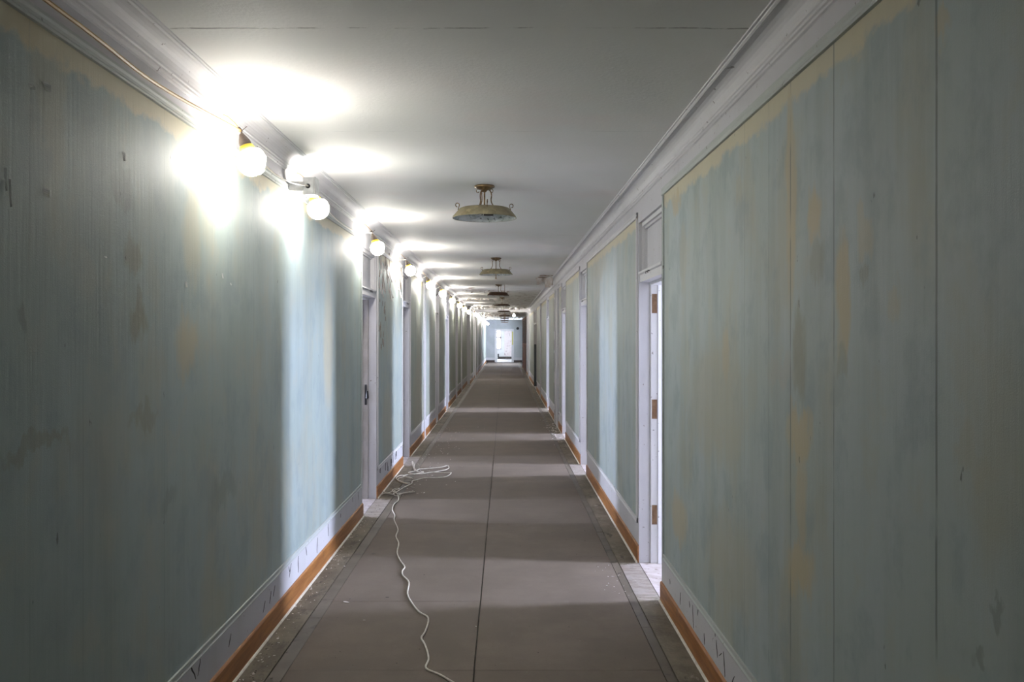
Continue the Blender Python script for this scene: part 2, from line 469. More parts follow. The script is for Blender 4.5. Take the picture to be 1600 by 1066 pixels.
# ------------------------------------------------------------------ structure: side walls
OPEN_H = 2.405
def wall(name, side, doors, W, y0, y1):
    bm = B(); y = y0
    xa, xb = side*W, side*(W+TH)
    for a, b in doors:
        if a < y0 or b > y1: continue
        box(bm, xa, xb, y, a, -.1, ZC)
        box(bm, xa, xb, a, b, OPEN_H, ZC)
        y = b
    box(bm, xa, xb, y, y1, -.1, ZC)
    o = link(name, bm, M_WHITE); tag(o, kind='structure')
    return o
wall_right = wall('wall_right', 1, R_DOORS, WR, Y_BACK, 38.8)
wall_left = wall('wall_left', -1, L_DOORS, WL, Y_BACK, Y_LN)
bm = B()
box(bm, -WL2, -WL-TH, Y_LN, 33.0, -.1, ZC); 
yq = 33.9
box(bm, -WL2, -WL-TH, 33.0, 33.9, OPEN_H, ZC)
for a, b in ((38.2, 39.1), (44.2, 45.1)):
    box(bm, -WL2, -WL-TH, yq, a, -.1, ZC); box(bm, -WL2, -WL-TH, a, b, OPEN_H, ZC); yq = b
box(bm, -WL2, -WL-TH, yq, Y_END, -.1, ZC)
wall_left_far = link('wall_left_far', bm, M_WHITE); tag(wall_left_far, kind='structure')
bm = B(); box(bm, -WL-TH, WR+TH, Y_BACK-.15, Y_BACK, -.1, ZC+.1)
tag(link('wall_back', bm, M_WHITE), kind='structure')

# panels + their mouldings (wall_x > wall_panel, panel_molding)
def mold_profile(d0=.0, flip=1):
    return [(0, 0), (.012, 0), (.0135, .006), (.008, .012), (.008, .020), (.012, .026), (.012, .034), (0, .034)]
def panel(side, W, y0, y1, mat, parent):
    zb, zt = .276, 2.485
    xa = side*W
    bm = B(); box(bm, xa, xa-side*.004, y0+.03, y1-.03, zb+.03, zt-.035)
    link('wall_panel', bm, mat, parent)
    bm = B(); pr = mold_profile()
    # bottom and top rails
    extrude_y(bm, [(xa-side*d, zb+h) for d, h in pr], y0, y1)
    extrude_y(bm, [(xa-side*(d+.004), zt-.042+h*1.2) for d, h in pr], y0, y1)
    # verticals
    extrude_z(bm, [(xa-side*d, y0+h) for d, h in pr], zb, zt)
    extrude_z(bm, [(xa-side*d, y1-h) for d, h in pr], zb, zt)
    link('panel_molding', bm, M_TRIM if y0 > 6 else M_SAGEWHITE, parent)
def panels(side, W, doors, y0, y1, mat, parent, extra=()):
    cuts = sorted(list(doors)+list(extra)); y = y0
    for a, b in cuts:
        if a < y0 or b > y1: continue
        if a-.07-y > .3: panel(side, W, y, a-.07, mat, parent)
        y = b+.04
    if y1-y > .3: panel(side, W, y, y1, mat, parent)
panels(1, WR, R_DOORS, Y_BACK+.1, Y_PORT-.1, M_WR, wall_right, [(15.62, 16.75), (23.2, 23.5)])
panels(-1, WL, L_DOORS, Y_BACK+.1, Y_LN-.1, M_WL, wall_left, [(14.0, 14.25), (25.9, 26.3)])
panels(-1, WL2, L_DOORS, Y_LN+.4, Y_END-.2, M_WL, wall_left_far)

# flat pilaster strips between panels
def pilaster(side, W, y0, y1, parent, d=.03):
    bm = B(); box(bm, side*W, side*(W-d), y0, y1, .0, 2.445); bevel(bm, .004)
    link('pilaster_strip', bm, M_WHITE, parent)
pilaster(1, WR, 15.70, 16.05, wall_right); pilaster(1, WR, 16.4, 16.68, wall_right)
pilaster(1, WR, 23.25, 23.45, wall_right)
pilaster(-1, WL, 14.05, 14.2, wall_left, .012); pilaster(-1, WL, 26.0, 26.2, wall_left)

# baseboards: orange-brown strip, cream bead (baseboard_x > base_bead)
def base(name, side, W, doors, y0, y1):
    bm = B(); bd = B(); y = y0
    def seg(a, b):
        if b-a < .02: return
        extrude_y(bm, [(side*W, 0), (side*(W-.011), 0), (side*(W-.011), .115), (side*(W-.006), .122), (side*W, .124)], a, b)
        pr = [(side*(W-.011), .0)]+[(side*(W-.011-.011*math.cos(t)), .011*math.sin(t)) for t in (0, PI/6, PI/3, PI/2)]
        extrude_y(bd, pr, a, b)
    for a, b in doors:
        if a < y0 or b > y1: continue
        seg(y, a); y = b
    seg(y, y1)
    o = link(name, bm, M_BROWN); tag(o, kind='structure')
    link('base_bead', bd, M_CORD, o)
    return o
base('baseboard_right', 1, WR, R_DOORS, Y_BACK, 38.8)
base('baseboard_left', -1, WL, L_DOORS, Y_BACK, Y_LN)
base('baseboard_left_far', -1, WL2, L_DOORS, Y_LN, Y_END)

# cornice (picture frieze moulding, cove, bead) - trim_1 right, trim_2 left, trim_3 left far
def cornice(name, side, W, y0, y1):
    bm = B()
    mid = [(0, 2.562), (.008, 2.565), (.011, 2.571), (.017, 2.574), (.017, 2.584), (.022, 2.588), (.022, 2.598)]
    cove = [(.024+.058*(1-math.cos(t)), 2.598+.049*math.sin(t)) for t in [PI/2*q/6 for q in range(1, 7)]]
    bead = [(.090, 2.646), (.097, 2.641), (.104, 2.645), (.106, 2.650), (.114, 2.650), (.116, ZC)]
    prof = mid+cove+bead+[(0, ZC)]
    extrude_y(bm, [(side*(W-d), z) for d, z in prof], y0, y1)
    o = link(name, bm, M_TRIM); tag(o, kind='structure')
    return o
cornice('trim_1', 1, WR, Y_BACK, Y_PORT)
cornice('trim_2', -1, WL, Y_BACK, Y_LN)
cornice('trim_3', -1, WL2, Y_LN, Y_END)
cornice('trim_4', 1, WR, Y_PORT+.3, 38.8)

# portal with rounded corners (trim_5)
bm = B()
xl, xr, zt, rad = -1.10, .905, 2.555, .10
def portal_ring(y):
    pts = [(xl, 0)]
    pts += [(xl+rad-rad*math.cos(t), zt-rad+rad*math.sin(t)) for t in [PI/2*q/6 for q in range(7)]]
    pts += [(xr-rad+rad*math.sin(t), zt-rad+rad*math.cos(t)) for t in [PI/2*q/6 for q in range(7)]]
    pts += [(xr, 0)]
    inn = [bm.verts.new((x, y, z)) for x, z in pts]
    out = [bm.verts.new((max(-1.159, min(.9495, (x-(-.1))*1.6)), y, ZC if z > .5 and z > zt-rad-1e-6 else z)) for x, z in pts]
    return inn, out
i0, o0 = portal_ring(Y_PORT); i1, o1 = portal_ring(Y_PORT+.3)
for q in range(len(i0)-1):
    bm.faces.new((i0[q], i0[q+1], o0[q+1], o0[q])); bm.faces.new((i1[q], o1[q], o1[q+1], i1[q+1]))
    bm.faces.new((i0[q], i1[q], i1[q+1], i0[q+1])); bm.faces.new((o0[q], o0[q+1], o1[q+1], o1[q]))
tag(link('trim_5', bm, M_TRIM), kind='structure')

# right side beyond the panels: wall behind the wooden partition
bm = B(); box(bm, 1.10, WR+TH+.1, 38.8, 50.6, -.1, ZC); box(bm, 1.10, WR+TH+.1, 54.2, Y_END, -.1, ZC)
box(bm, 1.10, WR+TH+.1, 50.6, 54.2, -.1, .7); box(bm, 1.10, WR+TH+.1, 50.6, 54.2, 2.4, ZC)
tag(link('wall_right_far', bm, M_EWALL), kind='structure')

r_ = empty('window_20', (1.17, 52.4, 1.55)); tag(r_, kind='structure')
bm = B()
for a, b, c, d in ((-1.8, -1.74, -.85, .85), (1.74, 1.8, -.85, .85), (-.03, .03, -.85, .85), (-1.8, 1.8, -.85, -.79), (-1.8, 1.8, .79, .85), (-1.8, 1.8, -.025, .025)):
    box(bm, -.03, .03, a, b, c, d)
link('window_frame', bm, M_TRIM, r_)
day_light('daylight', (1.30, 52.4, 1.55), (0, PI/2, 0), 1.7, 3.6, DAY_W*.07)
# ------------------------------------------------------------------ doors and their frames
door_n = [0]
def door(side, W, a, b, mortises=0, leaf=None, strike=False, jm=None):
    door_n[0] += 1
    root = empty('door_%d' % door_n[0], (side*W, (a+b)/2, 0)); tag(root, kind='structure')
    ox, oy = side*W, (a+b)/2
    def L(nm, bm, mt, par=root):
        bmesh.ops.translate(bm, vec=(-ox, -oy, 0), verts=bm.verts)
        return link(nm, bm, mt, par)
    s = side; X = lambda d: s*(W+d)
    tk = .022
    # jambs: stepped profile
    for nm, yj, sg in (('door_jamb', b, -1), ('door_jamb', a, 1)):
        bm = B()
        pr = [(X(.078), yj), (X(.078), yj+sg*.016), (X(.082), yj+sg*tk), (X(.130), yj+sg*tk), (X(.130), yj+sg*(tk+.012)), (X(TH-.005), yj+sg*(tk+.012)), (X(TH+.012), yj+sg*(tk+.006)), (X(TH+.012), yj)]
        extrude_z(bm, pr, 0, OPEN_H)
        jo = L(nm, bm, jm or M_TRIM)
        if nm == 'door_jamb' and sg == -1:
            for zc in ((1.835, 1.09, .345)[:mortises]):
                bm = B(); box(bm, X(.088), X(.124), yj-tk-.0015, yj-tk+.002, zc-.068, zc+.068)
                v = box(bm, X(.094), X(.10), yj-tk-.004, yj-tk, zc-.01, zc+.05)
                h = L('hinge_mortise', bm, M_MORT, jo)
                h['label'] = 'bare brown hinge mortise in white jamb'
    # header bar with cap
    bm = B()
    extrude_y(bm, [(X(.006), 1.985), (X(.006), 2.035), (X(-.006), 2.042), (X(-.006), 2.056), (X(.10), 2.056), (X(TH), 2.04), (X(TH), 1.965), (X(.075), 1.965), (X(.07), 1.985)], a, b)
    hd = L('door_header', bm, M_TRIM)
    # transom panel and frame
    bm = B(); box(bm, X(.055), X(.075), a+.0, b-.0, 2.056, OPEN_H-.0)
    L('transom_panel', bm, M_WHITE)
    bm = B()
    for d0, d1, t_ in ((.020, .055, .028), (.038, .055, .045)):
        box(bm, X(d0), X(d1), a, b, OPEN_H-t_, OPEN_H)
        box(bm, X(d0), X(d1), a, a+t_*.7, 2.056, OPEN_H); box(bm, X(d0), X(d1), b-t_*.7, b, 2.056, OPEN_H)
    L('transom_frame', bm, M_TRIM)
    bm = B()
    for q in (-.05, .03):
        tube(bm, [(X(-.006), oy+q, 2.03), (X(-.018), oy+q+.005, 2.035), (X(-.018), oy+q+.01, 2.018)], .003, 5)
    L('transom_hook', bm, M_BAKE)
    # threshold
    bm = B(); box(bm, X(.0), X(TH+.01), a, b, -.02, .003); bevel(bm, .0015)
    L('threshold', bm, M_THR)
    if strike:
        bm = B(); box(bm, X(.090), X(.112), b-tk-.006, b-tk+.002, .93, 1.13); bevel(bm, .002)
        tube(bm, [(X(.085), b-tk-.006, 1.0), (X(.083), b-tk-.02, 1.0), (X(.085), b-tk-.02, 1.07)], [.012, .016, .010], 8)
        lk = L('strike_lock', bm, M_BAKE); lk['label'] = 'black strike lock on white jamb'
    if leaf:
        x0, x1 = X(.130), X(.168)
        bm = B(); ya, yb = a+tk+.002, b-tk-.002
        z0, z1 = .012, 1.962
        box(bm, x0, x1, ya, yb, z0, z1)
        lf = L('door_leaf', bm, leaf)
        bm = B()
        box(bm, x0, X(.118), ya, ya+.11, z0, z1); box(bm, x0, X(.118), yb-.11, yb, z0, z1)
        for zz0, zz1 in ((z0, .24), (.88, 1.06), (z1-.12, z1)): box(bm, x0, X(.118), ya+.11, yb-.11, zz0, zz1)
        L('door_stile_and_rail', bm, leaf, lf)
        bm = B(); cx = X(.118)
        lathe(bm, [(0, 0), (.025, 0), (.025, .004), (.010, .008), (.009, .03), (.026, .042), (.030, .055), (.022, .068), (0, .072)], n=14,
              M=Matrix.Translation((cx, yb-.06, .98)) @ Matrix.Rotation(-s*PI/2, 4, 'Y'))
        L('door_knob', bm, M_BAKE, lf)
    return root
door(1, WR, *R_DOORS[0], mortises=3)
door(1, WR, *R_DOORS[1], mortises=3)
door(1, WR, *R_DOORS[2], mortises=3)
door(1, WR, *R_DOORS[3])
r5 = door(1, WR, *R_DOORS[4], leaf=M_TAUPE, jm=M_TAUPE)
door(-1, WL, *L_DOORS[0], strike=True, jm=M_GREIGE)
door(-1, WL, *L_DOORS[1], mortises=3, jm=M_GREIGE)
door(-1, WL, *L_DOORS[2], leaf=M_WHITE)
door(-1, WL, *L_DOORS[3])
door(-1, WL, *L_DOORS[4], leaf=M_WHITE)
for d in L_DOORS[5:]: door(-1, WL2, *d)

# ------------------------------------------------------------------ rooms with windows behind the open doors
wn_n = [0]
def side_room(side, W, ya, yb, dc, watts, depth=3.4, wz=(1.15, 2.6), ww=.52, wy=None):
    """plain plastered room; window on its outer wall opposite the door at y = dc"""
    s = side; x0 = W+TH; x1 = x0+depth; wy = dc if wy is None else wy
    bm = B(); bf = B()
    box(bf, s*(x0+.0), s*x1, ya, yb, -.1, -.004)
    tag(link('floor_room', bf, M_RFLOOR), kind='structure')
    box(bm, s*x0, s*x1, ya, yb, ZC+.02, ZC+.12)
    box(bm, s*x0, s*(x1+.2), ya-.08, ya, -.1, ZC+.12); box(bm, s*x0, s*(x1+.2), yb, yb+.08, -.1, ZC+.12)
    a, b = wy-ww/2, wy+ww/2
    box(bm, s*x1, s*(x1+.2), ya, a, -.1, ZC+.12); box(bm, s*x1, s*(x1+.2), b, yb, -.1, ZC+.12)
    box(bm, s*x1, s*(x1+.2), a, b, -.1, wz[0]); box(bm, s*x1, s*(x1+.2), a, b, wz[1], ZC+.12)
    tag(link('wall_room', bm, M_ROOM), kind='structure')
    bm = B(); box(bm, s*(x0), s*(x0+.012), ya, dc-.55, .0, .15); box(bm, s*(x0), s*(x0+.012), dc+.55, yb, .0, .15); box(bm, s*x0, s*x1, yb-.012, yb, 0, .15)
    tag(link('baseboard_room', bm, M_DKWOOD), kind='structure')
    wn_n[0] += 1
    r = empty('window_%d' % wn_n[0], (s*(x1+.1), wy, (wz[0]+wz[1])/2)); tag(r, kind='structure')
    bm = B(); hw = ww/2; hh = (wz[1]-wz[0])/2; t = .045
    for q in ((-hw, -hw+t, -hh, hh), (hw-t, hw, -hh, hh), (-hw, hw, -hh, -hh+t), (-hw, hw, hh-t, hh), (-hw, hw, -.02, .02)):
        box(bm, -.02, .02, *q)
    link('window_frame', bm, M_TRIM, r)
    day_light('daylight', (s*(x1+.24), wy, (wz[0]+wz[1])/2), (0, s*PI/2, 0), wz[1]-wz[0], ww, watts)
# the rooms
side_room(1, WR, 4.0, 8.1, 5.88, DAY_W)
side_room(1, WR, 8.7, 12.35, 10.79, DAY_W)
side_room(1, WR, 12.6, 16.9, 14.34, DAY_W)
side_room(1, WR, 17.3, 22.0, 19.6, DAY_W)
side_room(-1, WL, 6.3, 9.9, 8.40, DAY_W*.5, wy=8.62)
side_room(-1, WL, 10.2, 13.6, 11.51, DAY_W*.35)
side_room(-1, WL, 17.7, 22.0, 19.65, DAY_W*.5)

for d in L_DOORS[5:]:
    side_room(-1, WL2, d[0]-1.6, d[1]+1.6, (d[0]+d[1])/2, DAY_W*.25, wy=(d[0]+d[1])/2-.4)
# ------------------------------------------------------------------ end wall, end room
ed0, ed1, edt = (776.5-VX)*Y_END/F, (799.3-VX)*Y_END/F, 1.98
bm = B()
box(bm, -WL-TH, ed0, Y_END, Y_END+.2, -.1, ZC); box(bm, ed1, WR+TH+.1, Y_END, Y_END+.2, -.1, ZC); box(bm, ed0, ed1, Y_END, Y_END+.2, edt, ZC)
wall_end = link('wall_end', bm, M_EWALL); tag(wall_end, kind='structure')
bm = B(); box(bm, -WL2, ed0-.14, Y_END-.02, Y_END, 0, .13); box(bm, ed1+.14, 1.09, Y_END-.02, Y_END, 0, .13)
tag(link('baseboard_end', bm, M_DKWOOD), kind='structure')
bm = B(); box(bm, -WL2, ed0-.14, Y_END-.012, Y_END, .13, .30); box(bm, ed1+.14, 1.09, Y_END-.012, Y_END, .13, .30)
link('plinth_board', bm, M_WHITE, wall_end)
bm = B()
box(bm, ed0-.14, ed0, Y_END-.035, Y_END+.0, 0, edt+.12); box(bm, ed1, ed1+.14, Y_END-.035, Y_END, 0, edt+.12); box(bm, ed0, ed1, Y_END-.035, Y_END, edt, edt+.12)
bevel(bm, .004)
tag(link('trim_6', bm, M_TRIM), kind='structure')
bm = B(); box(bm, ed1+.02, ed1+.10, Y_END-.042, Y_END-.034, 1.1, 1.93)
x_ = link('yellow_stain', bm, M_YST, wall_end)
bm = B(); lathe(bm, [(0, 0), (.085, 0), (.09, .02), (.075, .06), (.04, .085), (0, .09)], n=16, M=Matrix.Translation((.82, Y_END, 2.13)) @ Matrix.Rotation(PI/2, 4, 'X'))
tag(link('wall_bell', bm, M_BAKE, smooth=True), 'small round black bell on the pale end wall right of doorway', 'bell')
# end room
E1 = 65.2
bm = B(); box(bm, -2.2, 2.2, Y_END+.2, E1, -.1, 0)
tag(link('floor_end_room', bm, M_RFLOOR), kind='structure')
wz0, wz1 = .70, 2.25
wx0, wx1 = (776.2-VX)*E1/F-.35, (783-VX)*E1/F
bm = B()
box(bm, -2.4, 2.4, Y_END+.2, E1, ZC+.1, ZC+.2)
box(bm, -2.4, -2.2, Y_END+.2, 59, -.1, ZC+.1); box(bm, -2.4, -2.2, 63, E1+.2, -.1, ZC+.1); box(bm, -2.4, -2.2, 59, 63, -.1, .8); box(bm, -2.4, -2.2, 59, 63, 2.4, ZC+.1); box(bm, 2.2, 2.4, Y_END+.2, E1+.2, -.1, ZC+.1)
box(bm, -2.2, wx0, E1, E1+.2, -.1, ZC+.1); box(bm, wx1, 2.2, E1, E1+.2, -.1, ZC+.1)
box(bm, wx0, wx1, E1, E1+.2, -.1, wz0); box(bm, wx0, wx1, E1, E1+.2, wz1, ZC+.1)
tag(link('wall_end_room', bm, M_ROOM), kind='structure')
wn_n[0] += 1
r = empty('window_%d' % wn_n[0], ((wx0+wx1)/2, E1+.08, (wz0+wz1)/2)); tag(r, kind='structure')
hw, hh = (wx1-wx0)/2, (wz1-wz0)/2
bm = B()
for q in ((-hw, -hw+.05, -hh, hh), (hw-.06, hw, -hh, hh), (-hw, hw, -hh, -hh+.05), (-hw, hw, hh-.05, hh), (-hw, hw, .04, .13)):
    box(bm, q[0], q[1], -.03, .03, q[2], q[3])
link('window_frame', bm, M_MORT, r)
for z0_, z1_ in ((-hh+.05, .04), (.13, hh-.05)):
    bm = B(); box(bm, -hw+.05, hw-.06, -.004, .004, z0_, z1_); link('window_pane', bm, M_PANE, r)
bm = B(); box(bm, -hw-.06, hw+.06, -.14, -.08, -hh-.05, -hh); link('window_sill', bm, M_TRIM, r)
day_light('daylight', ((wx0+wx1)/2, E1+.25, (wz0+wz1)/2), (-PI/2, 0, 0), wx1-wx0, wz1-wz0, DAY_W*.5)
# added window out of sight on the left, to brighten the end room
r_ = empty('window_21', (-2.3, 61, 1.6)); tag(r_, kind='structure')  # added window, out of sight
bm = B()
for a, b, c, d in ((-2, -1.94, -.8, .8), (1.94, 2, -.8, .8), (-.03, .03, -.8, .8), (-2, 2, -.8, -.74), (-2, 2, .74, .8), (-2, 2, -.025, .025)):
    box(bm, -.03, .03, a, b, c, d)
link('window_frame', bm, M_TRIM, r_)
day_light('daylight', (-2.45, 61, 1.6), (0, -PI/2, 0), 1.6, 4, DAY_W*.10)
# pink door in the end room
px0, px1 = (788.5-VX)*E1/F, (798.5-VX)*E1/F
bm = B(); box(bm, px0-.02, px1+.03, E1-.05, E1-.004, .2, 2.2)
d = link('paneled_door', bm, M_PINK)
tag(d, 'faded pink peeling door in the bright room beyond the end doorway', 'door')
bm = B()
for z0_, z1_ in ((.3, .85), (1.0, 1.5), (1.6, 2.08)):
    for q in ((px0+.04, px1-.03, z0_, z0_+.03), (px0+.04, px1-.03, z1_-.03, z1_), (px0+.04, px0+.07, z0_, z1_), (px1-.06, px1-.03, z0_, z1_)):
        box(bm, q[0], q[1], E1-.06, E1-.045, q[2], q[3])
link('door_molding', bm, M_PINK, d)
bm = B(); box(bm, -.42, 2.1, E1-.03, E1, 0, .16)
tag(link('baseboard_end_room', bm, M_DKWOOD), kind='structure')
bm = B(); box(bm, -.50, -.41, E1-.5, E1-.4, .12, .38); bevel(bm, .01); box(bm, -.49, -.42, E1-.49, E1-.41, .0, .12)
tag(link('black_canister', bm, M_BAKE), 'small black canister on the floor under the far window', 'canister')

# wooden glazed partition on the right beyond the portal
root = empty('wooden_partition', (1.0, 43, 0))
tag(root, 'reddish brown wooden partition with mottled grey glass along the far right wall', 'partition')
def PX(y): return 1.02-(y-39)*(.075/8)+.0
bm = B(); lo = []
def slab(bm, y0, y1, z0, z1, d=0., t=.05):
    xs = [(PX(y0)-d, y0), (PX(y1)-d, y1), (PX(y1)-d+t, y1), (PX(y0)-d+t, y0)]
    a = [bm.verts.new((x-1.0, y-43, z0)) for x, y in xs]; b = [bm.verts.new((x-1.0, y-43, z1)) for x, y in xs]
    for i in range(4): bm.faces.new((a[i], a[(i+1) % 4], b[(i+1) % 4], b[i]))
    bm.faces.new(a); bm.faces.new(b)
ys = [39.0, 41.0, 43.0, 45.0, 47.0]
for a, b in zip(ys, ys[1:]):
    bm = B(); slab(bm, a+.06, b-.06, 0.02, 1.22, 0, .04); link('lower_panel', bm, M_WOOD, root)
    bm = B(); slab(bm, a+.06, b-.06, 1.28, 2.42, -.01, .015); link('glass_pane', bm, M_DGLASS, root)
    bm = B(); slab(bm, a, b, 1.20, 1.29, .015, .06); slab(bm, a, b, 0, .12, .012, .06); slab(bm, a, b, 2.42, 2.54, .01, .06); slab(bm, (a+b)/2-.03, (a+b)/2+.03, 1.29, 2.42, .01, .05)
    link('rail', bm, M_WOOD, root)
for y in ys:
    bm = B(); slab(bm, y-.06, y+.06, 0, 2.54, .02, .07); link('post', bm, M_DKWOOD, root)
bm = B(); box(bm, .965-1, 1.10-1, 38.72-43, 38.82-43, 0, 2.55); link('end_post', bm, M_DKWOOD, root)
bm = B(); box(bm, 1.03-1, 1.12-1, 47-43, Y_END-43, 2.0, 2.54); 
bm.free()

# dark slate board standing in the far right doorway
bm = B(); box(bm, WR-.004, WR+.115, R_DOORS[4][1]-.045, R_DOORS[4][1]-.026, .01, 1.36); bevel(bm, .005)
tag(link('slate_board', bm, M_DGREY), 'dark slate grey board standing against the far side of a right doorway', 'board')

# ------------------------------------------------------------------ string work lamps along the left wall
def make_lamp():
    root = empty('string_lamp')
    # local frame: origin at the hook; the lamp hangs down along -Z (root is tilted outwards)
    bm = B(); lathe(bm, [(0, -.012), (.010, -.012), (.013, -.020), (.020, -.034), (.026, -.050), (.027, -.068), (.024, -.078), (0, -.078)], n=16)
    sock = link('socket', bm, M_RUB, root, True)
    bm = B(); tube(bm, [(0, 0, -.014), (.003, .012, .006), (0, .004, .020), (-.004, -.010, .014), (-.002, -.018, .002)], .0045, 6)
    tube(bm, [(.002, .01, .004), (.03, .022, .018)], .0018, 5)
    link('hook', bm, M_RUB, root)
    bm = B(); lathe(bm, [(.023, -.070), (.031, -.070), (.034, -.080), (.037, -.094), (.031, -.097), (.025, -.094), (.023, -.070)], n=18)
    link('collar', bm, M_YEL, root, True)
    bm = B(); tube(bm, [(0, .004, .018), (-.012, .002, .05), (-.030, 0, .085), (-.045, -.002, .10)], .0022, 5)
    link('hanger_wire', bm, M_OCORD, root)
    c = -.142; R = .059
    bm = B(); prof = [(.020, c+math.sqrt(R*R-.02**2))]+[(R*math.sin(t), c+R*math.cos(t)) for t in [PI*q/12 for q in range(2, 12)]]+[(0, c-R)]
    lathe(bm, prof, n=20)
    link('globe', bm, M_GLOBE, root, True)
    bm = B(); Rc = .066
    for k_ in range(6):
        a = k_*PI/3
        pts = [(.033*math.cos(a), .033*math.sin(a), -.092)]+[(Rc*math.sin(t)*math.cos(a), Rc*math.sin(t)*math.sin(a), c+Rc*math.cos(t)) for t in [PI*q/10 for q in range(3, 10)]]+[(0, 0, c-Rc)]
        tube(bm, pts, .0009, 4)
    for t in (PI*.5, PI*.8):
        tube(bm, [(Rc*math.sin(t)*math.cos(a), Rc*math.sin(t)*math.sin(a), c+Rc*math.cos(t)) for a in [2*PI*q/20 for q in range(21)]], .0009, 4, False)
    link('cage', bm, M_CAGE, root)
    return root
proto = make_lamp()
# ball centres in the photo -> positions (lateral 1.135)
lamp_px = [397, 500, 592, 642, 672, 692.5, 707.6]
LY_ = [1.10*F/(VX-x) for x in lamp_px]
while LY_[-1] < 53: LY_.append(LY_[-1]+2.85)
hooks = []
NTH = ['first', 'second', 'third', 'fourth', 'fifth', 'sixth', 'seventh', 'eighth', 'ninth', 'tenth', 'eleventh']
words = ['nearest caged lamp of the string, with its own cord loop on the left wall',
         'second caged lamp of the string, glowing just below the grey junction box',
         'third caged lamp of the string, in front of the first left doorway',
         'fourth caged lamp of the string, beside the second left doorway',
         'fifth caged lamp of the string, past the second left doorway',
         'sixth caged lamp of the string along the left wall',
         'seventh caged lamp of the string along the left wall']
LY_.append(-1.3)                 # added lamp out of view, brightens the near ceiling and right wall
for i, y in enumerate(LY_):
    o = proto if i == 0 else copy_tree(proto)
    wl = WL if y < Y_LN else WL2
    tilt = math.radians(24+random.uniform(-4, 4))
    yaw = random.uniform(-.35, .35)
    hx, hz = -(wl-.105), 2.385+.140+random.uniform(-.006, .006)-.026
    if i == 2: hz += .01
    o.location = (hx, y, hz)
    # tilt outwards: the globe end swings towards +x
    o.rotation_euler = (0, -tilt, yaw)
    if i < 7: tag(o, words[i], 'lamp', 'caged work lamps strung along the left wall')
    elif 0 < y < 31: tag(o, '%s caged lamp of the string along the left wall' % {7: 'eighth', 8: 'ninth', 9: 'tenth'}.get(i, 'eleventh'), 'lamp', 'caged work lamps strung along the left wall')
    elif y < 0: tag(o, 'added caged lamp out of view behind the viewer, for fill light', 'lamp', 'caged work lamps strung along the left wall')
    else: tag(o, 'caged lamp %s from the far end of the glowing left row' % NTH[len(LY_)-2-i], 'lamp', 'caged work lamps strung along the left wall')
    if y > 0: hooks.append(Vector((hx, y, hz+.004)))
# cord between the lamps
pts = []
pts += [(-WL+.033, -3.0, 2.505), (-WL+.033, 1.5, 2.505), (-WL+.033, 2.6, 2.504), (-WL+.03, 3.2, 2.498)]
def sag(a, b, d, n=8):
    out = []
    for q in range(1, n):
        t = q/n; p_ = a.lerp(b, t); p_.z -= d*4*t*(1-t)
        if p_.z < 2.49: p_.x = p_.x-.0
        p_.x = max(p_.x-.02*math.sin(PI*t), -(WL if p_.y < Y_LN else WL2)+.03); out.append(p_)
    return out
bm = B()
seq = [Vector(p_) for p_ in pts]+[hooks[0]]
tube(bm, spline(seq, 6), .0062, 6)
c0 = link('lamp_cord', bm, M_OCORD)
tag(c0, 'ochre lamp cord lying on the left picture rail up to the nearest lamp', 'cord')
for i in range(len(hooks)-1):
    a, b = hooks[i], hooks[i+1]
    bm = B()
    if i == 0:
        jb = Vector((-1.130, 5.12, 2.467))
        tube(bm, [a]+sag(a, jb, .06)+[jb], .004, 6)
    else:
        tube(bm, [a]+sag(a, b, .10+random.uniform(-.02, .02))+[b], .004, 6)
    c_ = link('lamp_cord', bm, M_CORD, c0)
    c_.name = 'cord_length'
# junction box beside lamp 2
jy = hooks[1].y
root = empty('junction_box', (-1.124, 5.20, 2.467))
bm = B(); box(bm, -.141, -.037, -.012, .012, -.02, .035); bevel(bm, .002); link('bracket', bm, M_STEEL, root)
tag(root, 'grey metal junction box on the frieze above the second lamp', 'junction box')
bm = B(); box(bm, -.037, .030, -.05, .05, -.048, .052); bevel(bm, .003); link('box_body', bm, M_STEEL, root)
bm = B(); box(bm, .030, .036, -.052, .052, -.050, .054); bevel(bm, .001); link('cover_plate', bm, M_STEEL, root)
bm = B(); lathe(bm, [(.0, .0), (.013, .0), (.014, .004), (.009, .008), (.0, .008)], n=14, M=Matrix.Translation((-.006, -.05, 0)) @ Matrix.Rotation(PI/2, 4, 'X'))
link('knockout', bm, M_BAKE, root)
bm = B(); tube(bm, [(-.006, -.052, 0), (-.01, -.10, -.004)], .005, 6); link('cable_stub', bm, M_CORD, root)

# bare lamp hung from the portal's ceiling
root = empty('hanging_bulb', ((803-VX)*33.6/F, 33.6, ZC))
tag(root, 'bare glaring bulb hanging from the ceiling before the far portal', 'lamp')
bm = B(); tube(bm, [(0, 0, 0), (0, 0, -.16)], .004, 5); lathe(bm, [(0, 0), (.03, 0), (.03, -.01), (0, -.012)], n=12); link('cord', bm, M_RUB, root)
bm = B(); lathe(bm, [(0, -.15), (.017, -.15), (.02, -.19), (0, -.19)], n=12); link('socket', bm, M_RUB, root)
bm = B(); lathe(bm, [(.014, -.19)]+[(.045*math.sin(t), -.255+.045*math.cos(t)) for t in [PI*q/8 for q in range(2, 8)]]+[(0, -.30)], n=14); link('bulb', bm, M_BULB2, root, True)

